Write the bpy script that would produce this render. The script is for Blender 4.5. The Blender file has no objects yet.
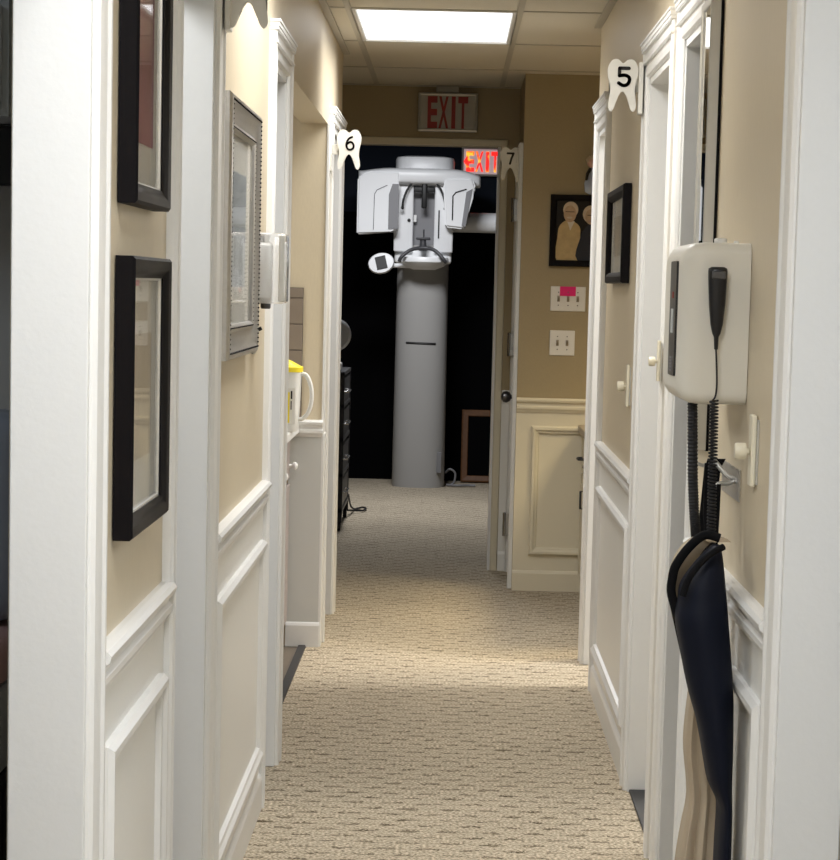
import bpy, bmesh, math, random
from mathutils import Vector, Matrix, Euler
random.seed(4)
SC = bpy.context.scene
COL = SC.collection
PI = math.pi
XL, XR = -0.51, 0.55          # corridor wall faces
CT = 0.02                     # casing thickness
WT = 0.106                    # wall thickness
ZC = 2.47                     # ceiling
HEAD = 2.055                  # door head height
CW = 0.095                    # casing width

# ------------------------------------------------------------------ materials
def nodes(name):
    m = bpy.data.materials.new(name); m.use_nodes = True
    nt = m.node_tree
    return m, nt, nt.nodes['Principled BSDF']
def N(nt, t, **k):
    n = nt.nodes.new(t)
    for a, b in k.items(): setattr(n, a, b)
    return n
def mat(name, col, rough=.5, metal=0, spec=.5, bump=0, scale=40, var=0, stretch=(1, 1, 1), coat=0, trans=0, ior=1.45):
    m, nt, p = nodes(name)
    p.inputs['Base Color'].default_value = (*col, 1)
    p.inputs['Roughness'].default_value = rough
    p.inputs['Metallic'].default_value = metal
    p.inputs['Specular IOR Level'].default_value = spec
    p.inputs['IOR'].default_value = ior
    p.inputs['Coat Weight'].default_value = coat
    p.inputs['Transmission Weight'].default_value = trans
    tc = N(nt, 'ShaderNodeTexCoord'); mp = N(nt, 'ShaderNodeMapping')
    mp.inputs['Scale'].default_value = stretch
    nt.links.new(tc.outputs['Object'], mp.inputs['Vector'])
    no = N(nt, 'ShaderNodeTexNoise'); no.inputs['Scale'].default_value = scale; no.inputs['Detail'].default_value = 4
    nt.links.new(mp.outputs['Vector'], no.inputs['Vector'])
    if bump:
        b = N(nt, 'ShaderNodeBump'); b.inputs['Strength'].default_value = bump; b.inputs['Distance'].default_value = .003
        nt.links.new(no.outputs['Fac'], b.inputs['Height']); nt.links.new(b.outputs['Normal'], p.inputs['Normal'])
    if var:
        mx = N(nt, 'ShaderNodeMixRGB')
        mx.inputs[1].default_value = (*[c * (1 - var) for c in col], 1); mx.inputs[2].default_value = (*[min(1, c * (1 + var)) for c in col], 1)
        nt.links.new(no.outputs['Fac'], mx.inputs[0]); nt.links.new(mx.outputs[0], p.inputs['Base Color'])
    return m
def emis(name, col, s):
    m, nt, p = nodes(name)
    p.inputs['Base Color'].default_value = (.8, .8, .8, 1)
    p.inputs['Emission Color'].default_value = (*col, 1); p.inputs['Emission Strength'].default_value = s
    return m

M = {}
M['wall'] = mat('beige_paint', (.67, .58, .425), .42, bump=.12, scale=160, var=.05, stretch=(1, 1, .25))
M['ochre'] = mat('ochre_paint', (.36, .29, .17), .55, bump=.15, scale=150, var=.06)
M['white'] = mat('white_gloss_paint', (.80, .80, .785), .32, bump=.08, scale=60, var=.02)
M['jamb'] = mat('white_jamb_paint', (.76, .765, .755), .38, bump=.12, scale=90, var=.015)
M['wains'] = mat('off_white_wainscot_paint', (.86, .855, .82), .38, bump=.1, scale=70, var=.02)
M['cream'] = mat('cream_plastic', (.80, .75, .60), .35)
M['plastic'] = mat('off_white_plastic', (.74, .715, .64), .38, bump=.05, scale=300)
M['black'] = mat('black_plastic', (.012, .012, .014), .35)
M['blackframe'] = mat('black_lacquer', (.006, .005, .006), .5, spec=.12, bump=.1, scale=120, stretch=(1, .1, .1))
M['rubber'] = mat('black_rubber', (.015, .015, .017), .6)
M['darkstrip'] = mat('dark_threshold_rubber', (.028, .028, .03), .6)
M['silver'] = mat('silver_leaf', (.50, .49, .47), .32, metal=.85, bump=.2, scale=60, var=.15)
M['silverw'] = mat('satin_silver', (.60, .60, .58), .35, metal=.6)
M['chrome'] = mat('chrome', (.6, .6, .6), .2, metal=1)
M['dchrome'] = mat('dark_steel', (.12, .12, .125), .3, metal=1)
M['mirror'] = mat('mirror_glass', (.9, .92, .92), .01, metal=1)
M['mat'] = mat('picture_mat', (.80, .78, .71), .8)
M['tile'] = mat('taupe_tile', (.26, .21, .165), .35, var=.08, scale=15)
M['grout'] = mat('tile_grout', (.10, .085, .07), .9)
M['yellow'] = mat('yellow_plastic', (.88, .72, .03), .4)
M['milky'] = mat('milky_plastic', (.80, .80, .77), .35)
M['pink'] = mat('pink_paper', (.80, .02, .18), .7)
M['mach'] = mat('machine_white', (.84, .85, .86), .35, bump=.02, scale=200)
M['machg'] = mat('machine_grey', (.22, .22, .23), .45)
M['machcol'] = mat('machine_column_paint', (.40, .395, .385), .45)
M['navyroom'] = mat('dark_navy_paint', (.010, .014, .024), .75, spec=.15)
M['blackroom'] = mat('matt_black', (.0016, .0016, .002), .9, spec=.08)
M['leather'] = mat('orange_brown_wood', (.13, .055, .018), .5, var=.4, scale=30)
M['counter'] = mat('tan_laminate', (.36, .29, .21), .4, var=.1, scale=80)
M['vinyl'] = mat('brown_vinyl_floor', (.16, .13, .10), .4, var=.2, scale=8)
M['mauve'] = mat('taupe_cabinet', (.36, .31, .30), .5)
M['tooth'] = mat('tooth_sign_paint', (.76, .745, .69), .45)
M['ink'] = mat('black_ink', (.01, .01, .01), .5)
M['clear'] = mat('clear_plastic', (.93, .94, .95), .08, trans=.85)
M['navy'] = mat('navy_vinyl', (.004, .006, .015), .6, bump=.25, scale=14, spec=.2)
M['tan'] = mat('tan_lining', (.42, .345, .25), .75, bump=.3, scale=30)
M['bluegrey'] = mat('blue_grey_upholstery', (.25, .29, .36), .5)
M['dullpink'] = mat('dull_pink_cloth', (.42, .27, .26), .8)
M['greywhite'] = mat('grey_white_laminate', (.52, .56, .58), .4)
M['greymid'] = mat('mid_grey_plastic', (.20, .20, .23), .5)
M['roomwall'] = mat('room_wall_paint', (.50, .50, .49), .6)
M['exitwhite'] = mat('exit_sign_housing', (.36, .35, .32), .5)
M['ledface'] = emis('lit_sign_face', (.9, .55, .6), .22)
M['exitface'] = mat('exit_sign_face', (.42, .40, .36), .5, var=.12, scale=25)
M['exitred'] = mat('exit_letter_red', (.28, .018, .012), .5)
M['led'] = None

def carpet():
    m, nt, p = nodes('berber_carpet')
    L = nt.links.new
    tc = N(nt, 'ShaderNodeTexCoord'); sep = N(nt, 'ShaderNodeSeparateXYZ'); L(tc.outputs['Object'], sep.inputs[0])
    wob = N(nt, 'ShaderNodeTexNoise'); wob.inputs['Scale'].default_value = 22; L(tc.outputs['Object'], wob.inputs['Vector'])
    def mth(op, a, b=None, c=None):
        n = N(nt, 'ShaderNodeMath', operation=op)
        for i, v in enumerate((a, b, c)):
            if v is None: continue
            if isinstance(v, (int, float)): n.inputs[i].default_value = v
            else: L(v, n.inputs[i])
        return n.outputs[0]
    w = mth('MULTIPLY', mth('SUBTRACT', wob.outputs['Fac'], .5), .8)
    v = mth('ADD', mth('DIVIDE', sep.outputs['Y'], .07), w)
    u = mth('ADD', mth('DIVIDE', sep.outputs['X'], .056), mth('MULTIPLY', w, 1.2))
    par = mth('MODULO', mth('ADD', mth('ADD', mth('FLOOR', u), mth('FLOOR', v)), 400), 2)
    fr = mth('FRACT', v); fu = mth('FRACT', u)
    # dark slit across the end of every second loop
    n2 = N(nt, 'ShaderNodeTexNoise'); n2.inputs['Scale'].default_value = 110; n2.inputs['Detail'].default_value = 5; L(tc.outputs['Object'], n2.inputs['Vector'])
    lim = mth('ADD', mth('MULTIPLY', n2.outputs['Fac'], 1.3), -.42)
    slit = mth('MULTIPLY', mth('LESS_THAN', fr, lim), mth('LESS_THAN', par, .5))
    faint = mth('MULTIPLY', mth('LESS_THAN', fr, mth('MULTIPLY', n2.outputs['Fac'], .4)), .16)
    n4 = N(nt, 'ShaderNodeTexNoise'); n4.inputs['Scale'].default_value = 14; L(tc.outputs['Object'], n4.inputs['Vector'])
    slit = mth('MULTIPLY', slit, mth('ADD', mth('MULTIPLY', n4.outputs['Fac'], 1.5), -.05))
    n3 = N(nt, 'ShaderNodeTexNoise'); n3.inputs['Scale'].default_value = 115; n3.inputs['Detail'].default_value = 6; L(tc.outputs['Object'], n3.inputs['Vector'])
    cr = N(nt, 'ShaderNodeValToRGB')
    cr.color_ramp.elements[0].position = .30; cr.color_ramp.elements[0].color = (.13, .105, .07, 1)
    cr.color_ramp.elements[1].position = .66; cr.color_ramp.elements[1].color = (.74, .64, .49, 1)
    L(n3.outputs['Fac'], cr.inputs[0])
    mx = N(nt, 'ShaderNodeMixRGB'); L(mth('MAXIMUM', slit, faint), mx.inputs[0]); L(cr.outputs[0], mx.inputs[1]); mx.inputs[2].default_value = (.085, .062, .035, 1)
    n5 = N(nt, 'ShaderNodeTexNoise'); n5.inputs['Scale'].default_value = 1.6; L(tc.outputs['Object'], n5.inputs['Vector'])
    hs = N(nt, 'ShaderNodeHueSaturation'); L(mth('ADD', mth('MULTIPLY', n5.outputs['Fac'], .3), .85), hs.inputs['Value']); L(mx.outputs[0], hs.inputs['Color'])
    L(hs.outputs[0], p.inputs['Base Color'])
    p.inputs['Roughness'].default_value = .95; p.inputs['Specular IOR Level'].default_value = .1
    b = N(nt, 'ShaderNodeBump'); b.inputs['Strength'].default_value = .5; b.inputs['Distance'].default_value = .004
    L(mth('SUBTRACT', n3.outputs['Fac'], mth('MULTIPLY', slit, 1.)), b.inputs['Height']); L(b.outputs['Normal'], p.inputs['Normal'])
    return m
M['carpet'] = carpet()
M['ctile'] = mat('acoustic_tile', (.66, .62, .53), .9, bump=.3, scale=220, var=.10)
M['cgrid'] = mat('ceiling_grid_metal', (.46, .43, .36), .5)

def glass():
    m, nt, p = nodes('picture_glass')
    nt.nodes.remove(p); out = [n for n in nt.nodes if n.type == 'OUTPUT_MATERIAL'][0]
    t = N(nt, 'ShaderNodeBsdfTransparent'); g = N(nt, 'ShaderNodeBsdfGlossy'); g.inputs['Roughness'].default_value = .015
    f = N(nt, 'ShaderNodeFresnel'); f.inputs['IOR'].default_value = 1.42
    mx = N(nt, 'ShaderNodeMixShader'); L = nt.links.new
    mi = N(nt, 'ShaderNodeMath', operation='MINIMUM'); mi.inputs[1].default_value = .27; L(f.outputs[0], mi.inputs[0]); L(mi.outputs[0], mx.inputs[0]); L(t.outputs[0], mx.inputs[1]); L(g.outputs[0], mx.inputs[2]); L(mx.outputs[0], out.inputs[0])
    return m
M['glass'] = glass()
def ledmat():
    m, nt, p = nodes('lit_red_letter')
    L = nt.links.new
    tc = N(nt, 'ShaderNodeTexCoord'); n = N(nt, 'ShaderNodeTexNoise'); n.inputs['Scale'].default_value = 17; L(tc.outputs['Object'], n.inputs['Vector'])
    sep = N(nt, 'ShaderNodeSeparateXYZ'); L(tc.outputs['Object'], sep.inputs[0])
    cr = N(nt, 'ShaderNodeValToRGB'); cr.color_ramp.elements[0].position = .52; cr.color_ramp.elements[0].color = (1, .015, .01, 1)
    cr.color_ramp.elements[1].position = .64; cr.color_ramp.elements[1].color = (1, .5, .03, 1)
    L(n.outputs['Fac'], cr.inputs[0]); L(cr.outputs[0], p.inputs['Emission Color'])
    p.inputs['Base Color'].default_value = (.5, .02, .02, 1); p.inputs['Emission Strength'].default_value = 1.15
    return m
M['led'] = ledmat()
def photo_bg():
    return mat('print_dark_backdrop', (.012, .009, .007), .35, var=.7, scale=22, spec=.3)
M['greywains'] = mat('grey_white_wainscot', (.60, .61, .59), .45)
M['bg'] = photo_bg()
M['creamtrim'] = mat('cream_trim_paint', (.72, .66, .51), .4, bump=.08, scale=70)
M['blackcloth'] = mat('black_webbing', (.006, .006, .007), .9, spec=.15)
M['handledark'] = mat('dark_grey_handle', (.05, .05, .055), .4)
M['skin'] = mat('print_skin', (.50, .35, .22), .5, var=.25, scale=60)
M['hair'] = mat('print_pale_hair', (.60, .50, .36), .6, var=.2, scale=80)
M['jacket'] = mat('print_tan_jacket', (.50, .37, .18), .6, var=.25, scale=40)
M['darkcoat'] = mat('print_navy_coat', (.012, .013, .022), .5)
M['shirt'] = mat('print_white_shirt', (.65, .6, .5), .6)
M['print1'] = mat('sepia_print', (.58, .52, .42), .6, var=.3, scale=9, stretch=(1, 1.6, .7))
M['print2'] = mat('rose_print', (.42, .17, .20), .6, var=.6, scale=6)
M['dollblue'] = mat('pale_blue_cloth', (.45, .52, .68), .7)
M['dollhair'] = mat('blond_doll_hair', (.62, .50, .34), .8, bump=.5, scale=80)
M['dollskin'] = mat('doll_skin', (.68, .42, .34), .6)

# ------------------------------------------------------------------ mesh helpers
def new(): return bmesh.new()
def box(bm, x0, x1, y0, y1, z0, z1, bev=0):
    r = bmesh.ops.create_cube(bm, size=1)
    vs = r['verts']
    for v in vs:
        v.co = Vector(((x0 + x1) / 2 + v.co.x * abs(x1 - x0), (y0 + y1) / 2 + v.co.y * abs(y1 - y0), (z0 + z1) / 2 + v.co.z * abs(z1 - z0)))
    if bev:
        es = list({e for v in vs for e in v.link_edges})
        bmesh.ops.bevel(bm, geom=es, offset=bev, segments=3, profile=.5, affect='EDGES')
    return bm
def tube(bm, pts, r, n=10, caps=True, flat=None):
    """tube along pts; r number or list; flat=(axis, factor) squashes the ring along an axis"""
    pts = [Vector(p) for p in pts]
    R = r if isinstance(r, (list, tuple)) else [r] * len(pts)
    rings = []; up = None
    for i, p in enumerate(pts):
        d = (pts[min(i + 1, len(pts) - 1)] - pts[max(i - 1, 0)]).normalized()
        if up is None:
            up = Vector((0, 0, 1)) if abs(d.z) < .9 else Vector((1, 0, 0))
        s = d.cross(up)
        if s.length < 1e-6: s = d.orthogonal()
        s.normalize(); up = s.cross(d).normalized()
        ring = []
        for k in range(n):
            a = 2 * PI * k / n
            o = s * math.cos(a) * R[i] + up * math.sin(a) * R[i]
            if flat: o[flat[0]] *= flat[1]
            ring.append(bm.verts.new(p + o))
        rings.append(ring)
    for a, b in zip(rings, rings[1:]):
        for k in range(n): bm.faces.new((a[k], a[(k + 1) % n], b[(k + 1) % n], b[k]))
    if caps:
        bm.faces.new(rings[0][::-1]); bm.faces.new(rings[-1])
    return bm
def lathe(bm, prof, c, axis='Z', n=28):
    """prof list (r, h) turned about axis through c"""
    rings = []
    for r, h in prof:
        ring = []
        for k in range(n):
            a = 2 * PI * k / n; u, v = r * math.cos(a), r * math.sin(a)
            o = {'Z': (u, v, h), 'X': (h, u, v), 'Y': (u, h, v)}[axis]
            ring.append(bm.verts.new(Vector(c) + Vector(o)))
        rings.append(ring)
    for a, b in zip(rings, rings[1:]):
        for k in range(n): bm.faces.new((a[k], a[(k + 1) % n], b[(k + 1) % n], b[k]))
    bm.faces.new(rings[0][::-1]); bm.faces.new(rings[-1])
    return bm
def prism(bm, pts, axis, a, b):
    """extrude closed 2D outline between a and b along axis"""
    def P(p, t):
        return {'X': (t, p[0], p[1]), 'Y': (p[0], t, p[1]), 'Z': (p[0], p[1], t)}[axis]
    A = [bm.verts.new(P(p, a)) for p in pts]; B = [bm.verts.new(P(p, b)) for p in pts]
    n = len(pts)
    for i in range(n): bm.faces.new((A[i], A[(i + 1) % n], B[(i + 1) % n], B[i]))
    bm.faces.new(A[::-1]); bm.faces.new(B)
    return bm
def loft(bm, rings, cap=True):
    V = [[bm.verts.new(p) for p in r] for r in rings]
    n = len(V[0])
    for a, b in zip(V, V[1:]):
        for k in range(n): bm.faces.new((a[k], a[(k + 1) % n], b[(k + 1) % n], b[k]))
    if cap: bm.faces.new(V[0][::-1]); bm.faces.new(V[-1])
    return bm
def frame_ring(bm, o, u, v, n, w, h, prof):
    """mitred rectangular moulding; prof points (inward, height)"""
    o, u, v, n = map(Vector, (o, u, v, n)); rings = []
    for a, b in prof:
        rings.append([bm.verts.new(o + u * x + v * y + n * b) for x, y in ((a, a), (w - a, a), (w - a, h - a), (a, h - a))])
    m = len(rings)
    for i in range(m):
        A, B = rings[i], rings[(i + 1) % m]
        for k in range(4): bm.faces.new((A[k], A[(k + 1) % 4], B[(k + 1) % 4], B[k]))
    return bm
def door_ring(bm, o, u, n, w, h, prof):
    """casing round an opening: prof (outward, height)"""
    o, u, n = map(Vector, (o, u, n)); z = Vector((0, 0, 1)); rings = []
    for a, b in prof:
        rings.append([bm.verts.new(o + u * x + z * y + n * b) for x, y in ((-a, 0), (-a, h + a), (w + a, h + a), (w + a, 0))])
    m = len(rings)
    for i in range(m):
        A, B = rings[i], rings[(i + 1) % m]
        for k in range(3): bm.faces.new((A[k], A[k + 1], B[k + 1], B[k]))
    bm.faces.new([r[0] for r in rings]); bm.faces.new([r[3] for r in rings][::-1])
    return bm
def catmull(P, n=6, closed=True):
    out = []; m = len(P)
    rng = range(m) if closed else range(m - 1)
    for i in rng:
        p = [P[(i + k) % m] if closed else P[min(max(i + k, 0), m - 1)] for k in (-1, 0, 1, 2)]
        for j in range(n):
            t = j / n
            out.append(tuple(.5 * (2 * p[1][c] + (p[2][c] - p[0][c]) * t + (2 * p[0][c] - 5 * p[1][c] + 4 * p[2][c] - p[3][c]) * t * t + (-p[0][c] + 3 * p[1][c] - 3 * p[2][c] + p[3][c]) * t ** 3) for c in range(len(P[0]))))
    if not closed: out.append(tuple(P[-1]))
    return out

WL = {}   # world location of each object
def link(name, bm, m, parent=None, smooth=False, base=None):
    bmesh.ops.recalc_face_normals(bm, faces=bm.faces)
    me = bpy.data.meshes.new(name)
    if parent is None:
        if base is None:
            xs = [v.co for v in bm.verts]
            base = Vector(((min(c.x for c in xs) + max(c.x for c in xs)) / 2, (min(c.y for c in xs) + max(c.y for c in xs)) / 2, min(c.z for c in xs)))
        base = Vector(base)
    else:
        base = WL[parent.name]
    bmesh.ops.translate(bm, verts=bm.verts, vec=-base)
    bm.to_mesh(me); bm.free()
    if isinstance(m, (list, tuple)):
        for x in m: me.materials.append(M[x])
    else: me.materials.append(M[m])
    o = bpy.data.objects.new(name, me); COL.objects.link(o)
    if parent is None: o.location = base
    else: o.parent = parent
    WL[o.name] = base
    if smooth:
        for p in me.polygons: p.use_smooth = True
        me.set_sharp_from_angle(angle=math.radians(smooth if smooth > 1 else 40))
    return o
def tag(o, label=None, cat=None, group=None):
    if label: o['label'] = label
    if cat: o['category'] = cat
    if group: o['group'] = group
    return o
def thing(name, label, cat, loc, group=None):
    o = bpy.data.objects.new(name, None); COL.objects.link(o); o.location = loc; o.empty_display_size = .05
    WL[o.name] = Vector(loc)
    return tag(o, label, cat, group)
def struct(o):
    o['kind'] = 'structure'; return o
def dup(root, loc, label, group=None, scale=None):
    r = root.copy(); COL.objects.link(r); r.location = loc; WL[r.name] = Vector(loc)
    if scale: r.scale = scale
    r['label'] = label
    if group: r['group'] = group
    for ch in list(root.children):
        c = ch.copy(); COL.objects.link(c); c.parent = r
        for g in list(ch.children):
            d = g.copy(); COL.objects.link(d); d.parent = c
    return r

# ------------------------------------------------------------------ room shell
def wall_run(bm, x0, x1, y0, y1, openings, z1=ZC):
    """wall along Y with openings (ya, yb, head)"""
    y = y0
    for a, b, h in openings:
        if a > y: box(bm, x0, x1, y, a, 0, z1)
        box(bm, x0, x1, a, b, h, z1)
        y = b
    if y1 > y: box(bm, x0, x1, y, y1, 0, z1)
L_OPEN = [(2.55, 3.42, HEAD), (4.46, 5.13, HEAD), (6.78, 7.30, HEAD), (7.42, 9.77, 2.083), (9.99, 10.76, HEAD)]
R_OPEN = [(3.10, 3.95, HEAD), (5.50, 5.98, HEAD), (6.30, 7.06, HEAD), (8.93, 9.49, HEAD)]
bm = new(); wall_run(bm, XL - WT, XL, -3, 10.98, L_OPEN)
wall_left = struct(link('wall_left', bm, 'wall'))
bm = new(); wall_run(bm, XR, XR + WT, -3, 9.66, R_OPEN)
wall_right = struct(link('wall_right', bm, 'wall'))
# end wall with the doorway to the imaging room, and the wall facing the hall
bm = new()
box(bm, -1.5, -.705, 12.62, 12.74, 0, ZC); box(bm, .225, .44, 12.62, 12.74, 0, ZC); box(bm, -.705, .225, 12.62, 12.74, 2.17, ZC)
wall_end = struct(link('wall_end', bm, 'ochre'))
bm = new(); box(bm, .32, 3.0, 11.8, 11.9, 0, ZC)
wall_facing = struct(link('wall_facing', bm, 'ochre'))
D7A, D7B = 11.96, 12.56
bm = new(); wall_run(bm, .32, .43, 11.9, 12.62, [(D7A, D7B, HEAD)])
wall_side = struct(link('wall_side', bm, 'ochre'))
# rooms off the hall (plain walls)
def plain(name, x0, x1, y0, y1, m='roomwall', z1=ZC):
    return struct(link(name, box(new(), x0, x1, y0, y1, 0, z1), m))
plain('wall_outer_left', -3.1, -3.0, -3, 12.74)
plain('wall_outer_right', 3.0, 3.1, -3, 12.74)
plain('wall_rear', -3.1, 3.1, -3.1, -3.0)
plain('wall_nook', -1.6, -1.5, 10.98, 12.74, 'ochre')
plain('wall_nook_near', -1.5, XL - WT, 10.90, 10.98, 'ochre')
for y in (1.6, 4.18, 7.33): plain('wall_partition_left', -3.0, XL - WT, y, y + .08)
plain('wall_alcove_far', -3.0, XL - WT, 9.77, 9.88, 'wall')
for y in (2.2, 4.9, 6.14): plain('wall_partition_right', XR + WT, 3.0, y, y + .08)
plain('wall_partition_right', XR + WT, 3.0, 9.57, 9.66, 'ochre')
plain('wall_partition_left', -3.1, XL - WT, 12.62, 12.74)
# imaging room
def plain2(name, x0, x1, y0, y1, z0, z1, m): return struct(link(name, box(new(), x0, x1, y0, y1, z0, z1), m))
wb = plain2('wall_back', -2.6, 2.2, 18.5, 18.6, 0, 2.75, 'navyroom')
link('dark_lower_wall', box(new(), -2.6, 2.2, 18.488, 18.5, .0, 2.0), 'blackroom', wb)  # lower part of the back wall, darker than the navy above
link('skirting', box(new(), -2.6, 2.2, 18.478, 18.488, 0, .11), 'blackroom', wb)
plain2('wall_imaging_left', -2.7, -2.6, 12.74, 18.6, 0, 2.75, 'navyroom')
plain2('wall_imaging_right', 2.2, 2.3, 12.74, 18.6, 0, 2.75, 'navyroom')
bm = new(); box(bm, -2.6, -.72, 12.74, 12.78, 0, 2.75); box(bm, .24, 2.2, 12.74, 12.78, 0, 2.75); box(bm, -.72, .24, 12.74, 12.78, 2.2, 2.75)
struct(link('wall_imaging_front', bm, 'navyroom'))
plain2('ceiling_imaging', -2.7, 2.3, 12.62, 18.6, 2.75, 2.8, 'navyroom')
# floors
bm = new(); box(bm, -.575, XR + WT, -3, 12.62, -.05, 0); box(bm, -1.5, -.575, 10.98, 12.62, -.05, 0); box(bm, XR + WT, 3.0, -3, 11.8, -.05, 0); box(bm, -2.7, 2.3, 12.62, 18.6, -.05, 0)
struct(link('floor', bm, 'carpet', base=(0, 0, 0)))
bm = new(); box(bm, -3.0, -.575, -3, 10.98, -.05, -.002)
struct(link('floor_vinyl', bm, 'vinyl'))
# ceiling
bm = new(); box(bm, -3.1, -.41, -3, 12.62, ZC, ZC + .04); box(bm, .22, 3.1, -3, 12.62, ZC, ZC + .04)
LIGHTS_Y = [(1.86, 3.05), (5.53, 6.72), (9.20, 10.39)]
yy = -3
for a, b in LIGHTS_Y:
    box(bm, -.41, .22, yy, a, ZC, ZC + .04); yy = b
box(bm, -.41, .22, yy, 12.62, ZC, ZC + .04)
ceil = struct(link('ceiling', bm, 'ctile'))
bm = new()
gy = [9.18 + 1.22 * k for k in range(-9, 3)]
for x in (-.412, .222, .222 + .61, .222 + 1.22, -.412 - .61): box(bm, x - .012, x + .012, -3, 12.6, ZC - .004, ZC + .002)
for y in gy: box(bm, -2.9, 2.9, y - .012, y + .012, ZC - .0035, ZC + .002)
box(bm, XL, XL + .028, -3, 10.98, ZC - .006, ZC + .001); box(bm, XR - .028, XR, -3, 9.66, ZC - .006, ZC + .001)
box(bm, -1.5, .32, 12.595, 12.62, ZC - .006, ZC + .001)
link('ceiling_grid', bm, 'cgrid', ceil)
# ------------------------------------------------------------------ trim
tn = [0]
def tname():
    tn[0] += 1; return 'trim_%d' % tn[0]
CAS = [(0, 0), (0, .010), (.006, .016), (.020, .018), (.026, .0135), (.070, .0165), (.078, .021), (CW - .006, .021), (CW, .015), (CW, 0)]
def doorway(side, ya, yb, h=HEAD, crown=True, xface=None, both=True, m='white'):
    X = xface if xface is not None else (XL if side < 0 else XR); nx = -side
    bm = new(); door_ring(bm, (X, ya, 0), (0, 1, 0), (nx, 0, 0), yb - ya, h, CAS)
    o = link(tname(), bm, m)
    struct(o)
    bm = new(); t = .018
    xa, xb = sorted((X + nx * .006, X - nx * (WT - .004)))
    box(bm, xa, xb, ya, ya + t, 0, h, .002); box(bm, xa, xb, yb - t, yb, 0, h, .002); box(bm, xa, xb, ya, yb, h - t, h)
    # door stop bead round the jamb
    xs = X - nx * (WT * .72)
    link('jamb', bm, 'jamb', o)
    if crown:
        bm = new()
        for k, (dz0, dz1, out, ex) in enumerate(((.060, .066, .024, .0), (.095, .104, .025, .002), (.104, .116, .027, .002), (.116, .122, .030, .004))):
            a, b = sorted((X, X + nx * out)); box(bm, a, b, ya - CW - ex + .0, yb + CW + ex, h + dz0 - .02, h + dz1 - .02 + (.0 if k < 2 else .002), .0015)
        link('crown_moulding', bm, m, o)
    return o
def trunc(side, ya, yb, lo=False, hi=False): pass
for a, b, h in L_OPEN[:3] + L_OPEN[4:]: doorway(-1, a, b)
for i, (a, b, h) in enumerate(R_OPEN): doorway(1, a, b)
doorway(1, D7A, D7B, xface=.32, crown=False, m='wains')
# imaging-room doorway casing, painted like the wall, with a white edge
bm = new()
prof = [(0, 0), (0, .008), (.006, .012), (.034, .012), (.038, 0)]
door_ring(bm, (-.705, 12.62, 0), (1, 0, 0), (0, -1, 0), .93, 2.17, prof)
o = struct(link(tname(), bm, 'creamtrim'))
bm = new(); box(bm, .212, .225, 12.611, 12.745, 0, 2.17); box(bm, -.705, -.693, 12.611, 12.745, 0, 2.17)
link('jamb', bm, 'white', o)
RAIL = [(0, .845), (.010, .845), (.013, .853), (.020, .862), (.020, .872), (.014, .878), (.014, .888), (.026, .896), (.028, .905), (.022, .912), (.010, .914), (0, .914)]
BASE = [(0, 0), (.015, 0), (.015, .085), (.011, .095), (.006, .10), (0, .10)]
PM = [(0, 0), (0, .010), (.008, .019), (.018, .019), (.026, .012), (.034, .010), (.038, 0)]
def ext_y(bm, prof, X, nx, y0, y1):
    prism(bm, [(X + nx * a, z) for a, z in prof], 'Y', y0, y1)
def wainscot(side, y0, y1, ends=(CW, CW), panel=True, X=None, z0=.155, z1=.758, m='white', pm=.09):
    X = X if X is not None else (XL if side < 0 else XR); nx = -side
    ya, yb = y0 + ends[0], y1 - ends[1]
    bm = new(); xa, xb = sorted((X, X + nx * .005)); box(bm, xa, xb, ya, yb, .05, .85)
    o = struct(link(tname(), bm, 'wains'))
    bm = new(); ext_y(bm, RAIL, X, nx, ya, yb); link('chair_rail', bm, m, o)
    bm = new(); ext_y(bm, BASE, X, nx, ya, yb); link('skirting', bm, m, o)
    if panel:
        bm = new(); frame_ring(bm, (X + nx * .005, ya + pm, z0), (0, 1, 0), (0, 0, 1), (nx, 0, 0), yb - ya - 2 * pm, z1 - z0, PM)
        link('panel_moulding', bm, m, o)
    return o
wainscot(-1, 3.42, 4.46, pm=.07); wainscot(-1, 5.13, 6.78, pm=.07)
wainscot(-1, -3, 2.55, ends=(0, CW)); 
wainscot(1, 3.95, 5.50, pm=.07); wainscot(1, 7.06, 8.93, pm=.08); wainscot(1, -3, 3.10, ends=(0, CW))
# facing wall wainscot (along X)
def wains_x(x0, x1, Y, m, px0, px1, z0, z1, panel=True):
    bm = new(); box(bm, x0, x1, Y - .005, Y, .05, .87); o = struct(link(tname(), bm, m))
    bm = new(); prism(bm, [(Y - a, z + .02) for a, z in RAIL], 'X', x0, x1); link('chair_rail', bm, m, o)
    bm = new(); prism(bm, [(Y - a, z) for a, z in BASE], 'X', x0, x1); link('skirting', bm, m, o)
    if panel:
        bm = new(); frame_ring(bm, (px0, Y - .005, z0), (1, 0, 0), (0, 0, 1), (0, -1, 0), px1 - px0, z1 - z0, PM); link('panel_moulding', bm, m, o)
    return o
wains_x(.32, 1.9, 11.8, 'creamtrim', .395, 1.2, .175, .80)
wains_x(.264, .319, 12.62, 'wains', 0, 0, 0, 0, False)
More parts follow.
